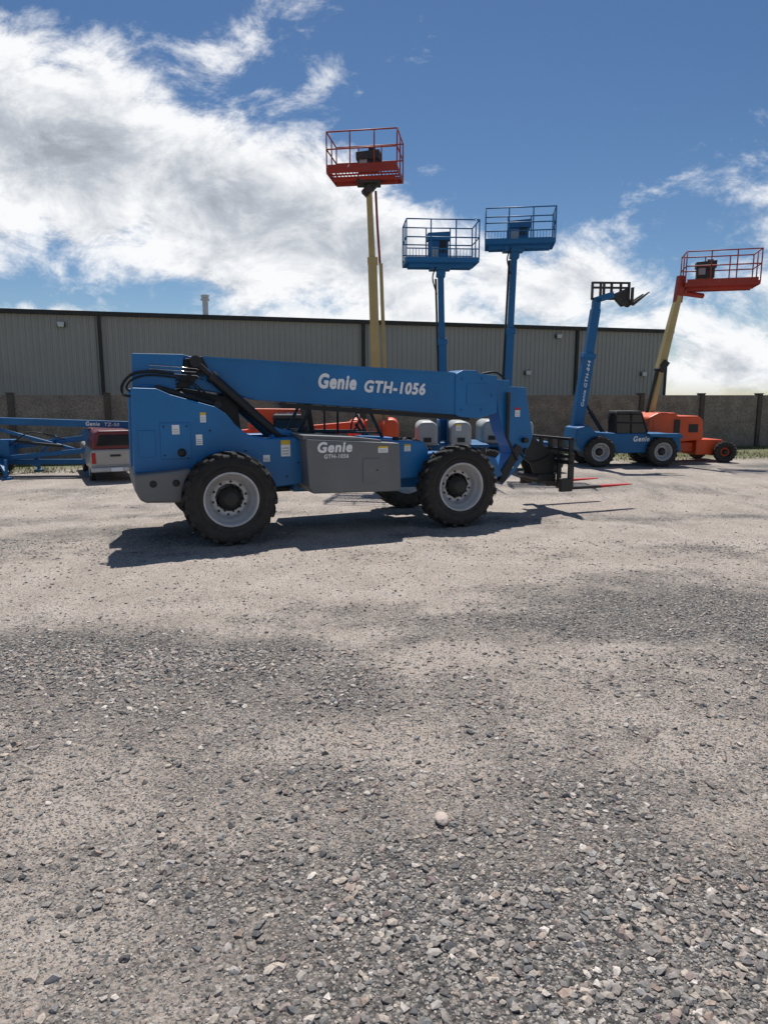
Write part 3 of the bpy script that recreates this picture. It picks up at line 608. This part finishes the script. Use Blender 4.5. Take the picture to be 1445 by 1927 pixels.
def ground_mat():
    m=bpy.data.materials.new("gravel_and_dirt"); m.use_nodes=True; nt=m.node_tree; L=nt.links; b=nt.nodes["Principled BSDF"]
    b.inputs["Roughness"].default_value=.95; b.inputs["Specular IOR Level"].default_value=.2
    tc=nn(nt,"ShaderNodeTexCoord"); at=nn(nt,"ShaderNodeAttribute",attribute_name="mask"); sp=nn(nt,"ShaderNodeSeparateColor"); L.new(at.outputs["Color"],sp.inputs[0])
    def noi(s,d=8,r=.6):
        n=nn(nt,"ShaderNodeTexNoise"); n.inputs["Scale"].default_value=s; n.inputs["Detail"].default_value=d; n.inputs["Roughness"].default_value=r; L.new(tc.outputs["Object"],n.inputs["Vector"]); return n.outputs["Fac"]
    def ramp(src,els):
        cr=nn(nt,"ShaderNodeValToRGB"); e=cr.color_ramp.elements
        e[0].position,e[0].color=els[0][0],(*els[0][1],1); e[1].position,e[1].color=els[-1][0],(*els[-1][1],1)
        for p_,c_ in els[1:-1]: q=e.new(p_); q.color=(*c_,1)
        L.new(src,cr.inputs[0]); return cr.outputs[0]
    def vor(s):
        v=nn(nt,"ShaderNodeTexVoronoi"); v.inputs["Scale"].default_value=s; L.new(tc.outputs["Object"],v.inputs["Vector"]); return v
    def mix(f,a,b_,bt='MIX'):
        x=nn(nt,"ShaderNodeMix",data_type='RGBA',blend_type=bt)
        if isinstance(f,float): x.inputs[0].default_value=f
        else: L.new(f,x.inputs[0])
        L.new(a,x.inputs[6]); L.new(b_,x.inputs[7]); return x.outputs[2]
    dirt=ramp(noi(1.3),[(.3,(.36,.30,.25)),(.5,(.455,.385,.328)),(.7,(.54,.47,.41))])
    grit=ramp(noi(160,4,.7),[(.3,(.5,.5,.5)),(.5,(1,1,1)),(.7,(1.35,1.35,1.35))])
    dirt=mix(.9,dirt,grit,'MULTIPLY')
    v1=vor(60); s1=nn(nt,"ShaderNodeSeparateColor"); L.new(v1.outputs["Color"],s1.inputs[0])
    st1=ramp(s1.outputs[0],[(0,(.09,.088,.087)),(.35,(.175,.17,.165)),(.6,(.26,.248,.232)),(.85,(.40,.36,.315)),(1,(.56,.52,.47))])
    ed=nn(nt,"ShaderNodeMapRange"); ed.inputs[1].default_value=.3; ed.inputs[2].default_value=.75; ed.inputs[3].default_value=1; ed.inputs[4].default_value=.35; L.new(v1.outputs["Distance"],ed.inputs[0])  # shade in the gaps between stones, put into the colour
    st1=mix(.8,st1,ed.outputs[0],'MULTIPLY')
    v2=vor(95); s2=nn(nt,"ShaderNodeSeparateColor"); L.new(v2.outputs["Color"],s2.inputs[0])
    st2=ramp(s2.outputs[1],[(0,(.10,.10,.10)),(.5,(.24,.228,.213)),(1,(.56,.51,.46))])
    sel=nn(nt,"ShaderNodeMapRange"); sel.inputs[1].default_value=.60; sel.inputs[2].default_value=.65; L.new(s2.outputs[0],sel.inputs[0])
    dirt=mix(sel.outputs[0],dirt,st2)
    fac=nn(nt,"ShaderNodeMath",operation='ADD'); L.new(sp.outputs[0],fac.inputs[0])
    nf=nn(nt,"ShaderNodeMath",operation='MULTIPLY_ADD'); nf.inputs[1].default_value=1.5; nf.inputs[2].default_value=-.75; L.new(noi(16,8,.8),nf.inputs[0]); L.new(nf.outputs[0],fac.inputs[1])
    fr=nn(nt,"ShaderNodeMapRange"); fr.inputs[1].default_value=.22; fr.inputs[2].default_value=.68; L.new(fac.outputs[0],fr.inputs[0])
    colr=mix(fr.outputs[0],dirt,st1)
    gr=ramp(noi(5),[(.35,(.05,.065,.02)),(.55,(.11,.13,.035)),(.7,(.28,.24,.12))])
    gm=nn(nt,"ShaderNodeMath",operation='MULTIPLY'); gm.inputs[1].default_value=.8; L.new(sp.outputs[1],gm.inputs[0])
    colr=mix(gm.outputs[0],colr,gr)
    L.new(colr,b.inputs["Base Color"])
    h1=nn(nt,"ShaderNodeMath",operation='MULTIPLY'); L.new(v1.outputs["Distance"],h1.inputs[0]); L.new(fr.outputs[0],h1.inputs[1])
    h2=nn(nt,"ShaderNodeMath",operation='MULTIPLY_ADD'); h2.inputs[1].default_value=-1.2; L.new(h1.outputs[0],h2.inputs[0])
    L.new(noi(60,8,.75),h2.inputs[2])
    bp=nn(nt,"ShaderNodeBump"); bp.inputs["Strength"].default_value=.85; bp.inputs["Distance"].default_value=.017
    L.new(h2.outputs[0],bp.inputs["Height"]); L.new(bp.outputs[0],b.inputs["Normal"])
    return m
gme=npmesh("ground",V,F_,C,True); gme.materials.append(ground_mat())
go=bpy.data.objects.new("ground",gme); col.objects.link(go); go["kind"]="structure"
tv=[];tf=None
for k in range(10):
    bm=bmesh.new(); bmesh.ops.create_icosphere(bm,subdivisions=1,radius=1)
    vv=np.array([v.co[:] for v in bm.verts]); tf=np.array([[v.index for v in f.verts] for f in bm.faces]); bm.free()
    vv=vv*(1+rng.uniform(-.32,.25,(12,1)))+rng.normal(0,.14,(12,3)); vv[:,2]*=rng.uniform(.42,.78); vv[:,0]*=rng.uniform(.95,1.45); tv.append(vv)
tv=np.array(tv)
pos=[];rad=[]
def scatter(n,y0,y1,rlo,rhi,base,k,pw):
    u=rng.random(n); ys=np.sqrt(y0*y0+u*(y1*y1-y0*y0)); xs=rng.uniform(-1,1,n)*(ys*.60+.55); pr=rng.random(n); rr=rng.random(n)
    for x,y,p_,q in zip(xs,ys,pr,rr):
        g=gmask(x,y)
        if p_<base+k*max(0,g-.15)**1.3:
            r=rlo+(rhi-rlo)*q**pw
            pos.append((x,y,gz(x,y)+r*.10)); rad.append(r)
scatter(75000,1.7,5.5,.005,.0235,.06,1.0,3.2)
scatter(100000,1.7,5.0,.0028,.0075,.40,.6,1.5)
scatter(95000,5.0,10,.0055,.019,.06,.9,2.8)
scatter(22000,9.0,16,.008,.020,.06,.6,2.4)
pos=np.array(pos);rad=np.array(rad);N=len(rad)
ti=rng.integers(0,10,N); base=tv[ti]*rad[:,None,None]
an=rng.uniform(0,2*math.pi,N); ca,sa=np.cos(an)[:,None],np.sin(an)[:,None]
tlt=rng.normal(0,.25,N)[:,None]
x_=base[:,:,0]*ca-base[:,:,1]*sa; y_=base[:,:,0]*sa+base[:,:,1]*ca; z_=base[:,:,2]+x_*tlt
SV=np.stack([x_+pos[:,0:1],y_+pos[:,1:2],z_+pos[:,2:3]],2).reshape(-1,3)
SF=(tf[None]+(np.arange(N)*12)[:,None,None]).reshape(-1,3)
pal=np.array([(.08,.081,.084),(.125,.125,.127),(.165,.163,.162),(.22,.215,.208),(.30,.29,.275),(.43,.37,.31),(.33,.25,.205),(.58,.53,.475),(.19,.145,.14)])
pi=rng.choice(9,N,p=[.12,.16,.16,.15,.13,.11,.06,.06,.05]); cc=pal[pi]*rng.uniform(.8,1.2,(N,1))
dusty=np.clip(rng.normal(.30,.2,N),0,.75)[:,None]; cc=cc*(1-dusty)+np.array([.41,.35,.298])*dusty
SC=np.ones((N,12,4)); SC[:,:,:3]=cc[:,None,:]; SC=SC.reshape(-1,4)
sm=bpy.data.materials.new("loose_stone"); sm.use_nodes=True; nt=sm.node_tree; bb=nt.nodes["Principled BSDF"]; bb.inputs["Roughness"].default_value=.8; bb.inputs["Specular IOR Level"].default_value=.3
at=nn(nt,"ShaderNodeAttribute",attribute_name="mask"); nz=nn(nt,"ShaderNodeTexNoise"); nz.inputs["Scale"].default_value=90; nz.inputs["Detail"].default_value=6
tcx=nn(nt,"ShaderNodeTexCoord"); nt.links.new(tcx.outputs["Object"],nz.inputs["Vector"])
mr=nn(nt,"ShaderNodeMapRange"); mr.inputs[1].default_value=.3; mr.inputs[2].default_value=.7; mr.inputs[3].default_value=.7; mr.inputs[4].default_value=1.3; nt.links.new(nz.outputs["Fac"],mr.inputs[0])
mm=nn(nt,"ShaderNodeMix",data_type='RGBA',blend_type='MULTIPLY'); mm.inputs[0].default_value=1; nt.links.new(at.outputs["Color"],mm.inputs[6]); nt.links.new(mr.outputs[0],mm.inputs[7]); nt.links.new(mm.outputs[2],bb.inputs["Base Color"])
sme=npmesh("gravel",SV,SF,SC); sme.materials.append(sm)
so=bpy.data.objects.new("gravel",sme); col.objects.link(so); so["kind"]="stuff"
bm=bmesh.new(); bmesh.ops.create_icosphere(bm,subdivisions=3,radius=1)
for v in bm.verts:
    v.co*=1+.16*noise.noise(v.co*1.3)+.05*noise.noise(v.co*4); v.co.x*=.036; v.co.y*=.046; v.co.z*=.022
bmesh.ops.recalc_face_normals(bm,faces=bm.faces)
me=bpy.data.meshes.new("rock"); bm.to_mesh(me); bm.free(); me.materials.append(mat("tan_rock",(.55,.45,.39),.8,bump=.15,bscale=60,dirt=.3,scale=30,dust=(.45,.4,.35)))
o=bpy.data.objects.new("rock",me); col.objects.link(o); o.location=(.29,3.14,.018); o["label"]="single larger tan rounded rock lying on the gravel"; o["category"]="rock"
gv=[];gf=[];gc=[]
nb=0
for _ in range(26000):
    x=random.uniform(-16,20); fy=24.4+.268*x; ly=20.5+.2*x
    y=fy-(fy-ly)*random.random()**1.5
    if noise.noise(Vector((x*.6,y*.9,2)))+ .25 < random.random()*.6: continue
    hh=random.uniform(.04,.14); a=random.uniform(0,6.28); w=.012; lx=random.gauss(0,.04); ly_=random.gauss(0,.04)
    gv+=[(x-w*math.cos(a),y-w*math.sin(a),0),(x+w*math.cos(a),y+w*math.sin(a),0),(x+lx,y+ly_,hh)]; gf.append((3*nb,3*nb+1,3*nb+2))
    c_=random.choice([(.06,.10,.02),(.09,.14,.03),(.16,.17,.06),(.26,.22,.11)]); gc+=[(*c_,1)]*3; nb+=1
gme2=npmesh("grass",np.array(gv),np.array(gf),np.array(gc))
gm_=bpy.data.materials.new("grass_blade"); gm_.use_nodes=True; nt=gm_.node_tree; at=nn(nt,"ShaderNodeAttribute",attribute_name="mask"); nt.links.new(at.outputs["Color"],nt.nodes["Principled BSDF"].inputs["Base Color"]); nt.nodes["Principled BSDF"].inputs["Roughness"].default_value=.7
gme2.materials.append(gm_); o=bpy.data.objects.new("grass",gme2); col.objects.link(o); o["kind"]="stuff"

# ------------------------------------------------------------------ world
SUND=Vector((.03,-.58,-1)).normalized()
elev=math.asin(-SUND.z)
W=bpy.data.worlds.new("World"); sc.world=W; W.use_nodes=True; nt=W.node_tree; L=nt.links; nt.nodes.clear()
out=nn(nt,"ShaderNodeOutputWorld"); bg=nn(nt,"ShaderNodeBackground"); L.new(bg.outputs[0],out.inputs[0])
STR=.075; bg.inputs["Strength"].default_value=STR
sky=nn(nt,"ShaderNodeTexSky",sky_type='NISHITA'); sky.sun_disc=False; sky.sun_elevation=elev; sky.sun_rotation=math.atan2(-SUND.x,-SUND.y); sky.air_density=1.0; sky.dust_density=.3; sky.ozone_density=2.5; sky.altitude=1300
hs_=nn(nt,"ShaderNodeHueSaturation"); hs_.inputs["Saturation"].default_value=1.15; L.new(sky.outputs[0],hs_.inputs["Color"])
tc=nn(nt,"ShaderNodeTexCoord"); sx=nn(nt,"ShaderNodeSeparateXYZ"); L.new(tc.outputs["Generated"],sx.inputs[0])
def M_(op,a,b=None,c=None,clamp=False):
    n=nn(nt,"ShaderNodeMath",operation=op,use_clamp=clamp)
    for i_,q in enumerate((a,b,c)):
        if q is None: continue
        if isinstance(q,(int,float)): n.inputs[i_].default_value=q
        else: L.new(q,n.inputs[i_])
    return n.outputs[0]
ym=M_('MAXIMUM',sx.outputs[1],.12); px=M_('DIVIDE',sx.outputs[0],ym); pz=M_('DIVIDE',sx.outputs[2],ym)
cb=nn(nt,"ShaderNodeCombineXYZ"); L.new(px,cb.inputs[0]); L.new(pz,cb.inputs[1])
def noi(vec,s,d,r=.6,lac=2.0,dist=0):
    n=nn(nt,"ShaderNodeTexNoise"); n.inputs["Scale"].default_value=s; n.inputs["Detail"].default_value=d; n.inputs["Roughness"].default_value=r; n.inputs["Lacunarity"].default_value=lac; n.inputs["Distortion"].default_value=dist
    L.new(vec,n.inputs["Vector"]); return n
mp=nn(nt,"ShaderNodeMapping"); mp.inputs["Rotation"].default_value=(0,0,math.radians(18)); mp.inputs["Scale"].default_value=(1,1.6,1); L.new(cb.outputs[0],mp.inputs[0])
w1=noi(cb.outputs[0],5,4); vs_=nn(nt,"ShaderNodeVectorMath",operation='SUBTRACT'); L.new(w1.outputs["Color"],vs_.inputs[0]); vs_.inputs[1].default_value=(.5,.5,.5)
vm=nn(nt,"ShaderNodeVectorMath",operation='SCALE'); L.new(vs_.outputs[0],vm.inputs[0]); vm.inputs["Scale"].default_value=.10
va=nn(nt,"ShaderNodeVectorMath",operation='ADD'); L.new(cb.outputs[0],va.inputs[0]); L.new(vm.outputs[0],va.inputs[1])
def ell(cx,cz,rx,rz,deg,w):
    m=nn(nt,"ShaderNodeMapping",vector_type='TEXTURE'); m.inputs["Location"].default_value=(cx,cz,0); m.inputs["Rotation"].default_value=(0,0,math.radians(deg)); m.inputs["Scale"].default_value=(rx,rz,1)
    L.new(va.outputs[0],m.inputs[0]); l=nn(nt,"ShaderNodeVectorMath",operation='LENGTH'); L.new(m.outputs[0],l.inputs[0])
    return M_('MULTIPLY',M_('SUBTRACT',1.0,l.outputs["Value"]),w)
E_=[(-.46,.33,.36,.17,-14,1.4),(-.20,.25,.36,.14,-22,1.4),(-.02,.19,.24,.12,-25,1.1),(.22,.145,.22,.06,-8,.85),(.05,.11,.38,.055,0,.7),(-.52,.115,.18,.022,-4,.8),(.50,.05,.20,.08,10,.9),(.50,.17,.28,.12,10,.26),(-.22,.45,.16,.05,30,.28),(-.12,.38,.12,.03,25,.22),(-.50,.46,.20,.05,-10,.6),(.40,.10,.17,.05,0,.5)]
dn=None
for q in E_:
    v_=ell(*q); dn=v_ if dn is None else M_('MAXIMUM',dn,v_)
nf=noi(mp.outputs[0],8,9,.66,2.1,.3)
nfine=M_('MULTIPLY_ADD',nf.outputs["Fac"],1.9,-.95)
dens=M_('ADD',dn,nfine)
cover=nn(nt,"ShaderNodeMapRange",interpolation_type='SMOOTHSTEP'); cover.inputs[1].default_value=-.03; cover.inputs[2].default_value=.52; L.new(dens,cover.inputs[0])
off=nn(nt,"ShaderNodeVectorMath",operation='ADD'); L.new(mp.outputs[0],off.inputs[0]); off.inputs[1].default_value=(.0,.035,0)
nf2=noi(off.outputs[0],8,7,.64,2.1,.3)
dl=M_('SUBTRACT',nf.outputs["Fac"],nf2.outputs["Fac"])  # sun lighting on the clouds, simulated in their colour by offset noise
thick=nn(nt,"ShaderNodeMapRange",interpolation_type='SMOOTHSTEP'); thick.inputs[1].default_value=.45; thick.inputs[2].default_value=1.35; L.new(dens,thick.inputs[0])
br=M_('ADD',M_('MULTIPLY_ADD',thick.outputs[0],-.55,.99),M_('MULTIPLY',dl,1.8))
br=M_('MINIMUM',M_('MAXIMUM',br,.25),1.0)
cr=nn(nt,"ShaderNodeValToRGB"); e=cr.color_ramp.elements; e[0].position=.2; e[0].color=(.34,.375,.43,1); e[1].position=1; e[1].color=(.96,.97,.99,1); q=e.new(.55); q.color=(.52,.56,.62,1)
L.new(br,cr.inputs[0])
sc_=nn(nt,"ShaderNodeVectorMath",operation='SCALE'); L.new(cr.outputs[0],sc_.inputs[0]); sc_.inputs["Scale"].default_value=1/STR
zz=M_('MAXIMUM',sx.outputs[2],.05); bx_=M_('DIVIDE',sx.outputs[0],zz); by_=M_('DIVIDE',sx.outputs[1],zz); c2=nn(nt,"ShaderNodeCombineXYZ"); L.new(bx_,c2.inputs[0]); L.new(by_,c2.inputs[1])
nb_=noi(c2.outputs[0],.8,6); cov2=nn(nt,"ShaderNodeMapRange",interpolation_type='SMOOTHSTEP'); cov2.inputs[1].default_value=.52; cov2.inputs[2].default_value=.72; L.new(nb_.outputs["Fac"],cov2.inputs[0])  # unseen clouds behind the camera, added as fill for shaded faces
bk=nn(nt,"ShaderNodeMapRange"); bk.inputs[1].default_value=.15; bk.inputs[2].default_value=-.1; L.new(sx.outputs[1],bk.inputs[0])
cv2=M_('MULTIPLY',cov2.outputs[0],bk.outputs[0]); hz=nn(nt,"ShaderNodeMapRange"); hz.inputs[1].default_value=-.01; hz.inputs[2].default_value=.02; L.new(sx.outputs[2],hz.inputs[0])
cov=M_('MULTIPLY',M_('MAXIMUM',cover.outputs[0],cv2),hz.outputs[0])
mxw=nn(nt,"ShaderNodeMix",data_type='RGBA'); L.new(cov,mxw.inputs[0]); L.new(hs_.outputs[0],mxw.inputs[6]); L.new(sc_.outputs[0],mxw.inputs[7]); L.new(mxw.outputs[2],bg.inputs["Color"])
sl=bpy.data.lights.new("sun","SUN"); sl.energy=5.0; sl.angle=math.radians(.53); sl.color=(1,.96,.90)
slo=bpy.data.objects.new("sun",sl); col.objects.link(slo); slo.rotation_euler=SUND.to_track_quat('-Z','Y').to_euler(); slo.location=(0,20,30)
# ------------------------------------------------------------------ camera
cd=bpy.data.cameras.new("camera"); cam=bpy.data.objects.new("camera",cd); col.objects.link(cam); sc.camera=cam
cam.location=(0,0,2.1); cam.rotation_euler=(math.radians(90-9.6),0,0)
cd.sensor_fit='VERTICAL'; cd.sensor_height=36; cd.lens=24.29; cd.clip_start=.05; cd.clip_end=5000
sc.view_settings.view_transform='Standard'; sc.view_settings.look='None'; sc.view_settings.exposure=0
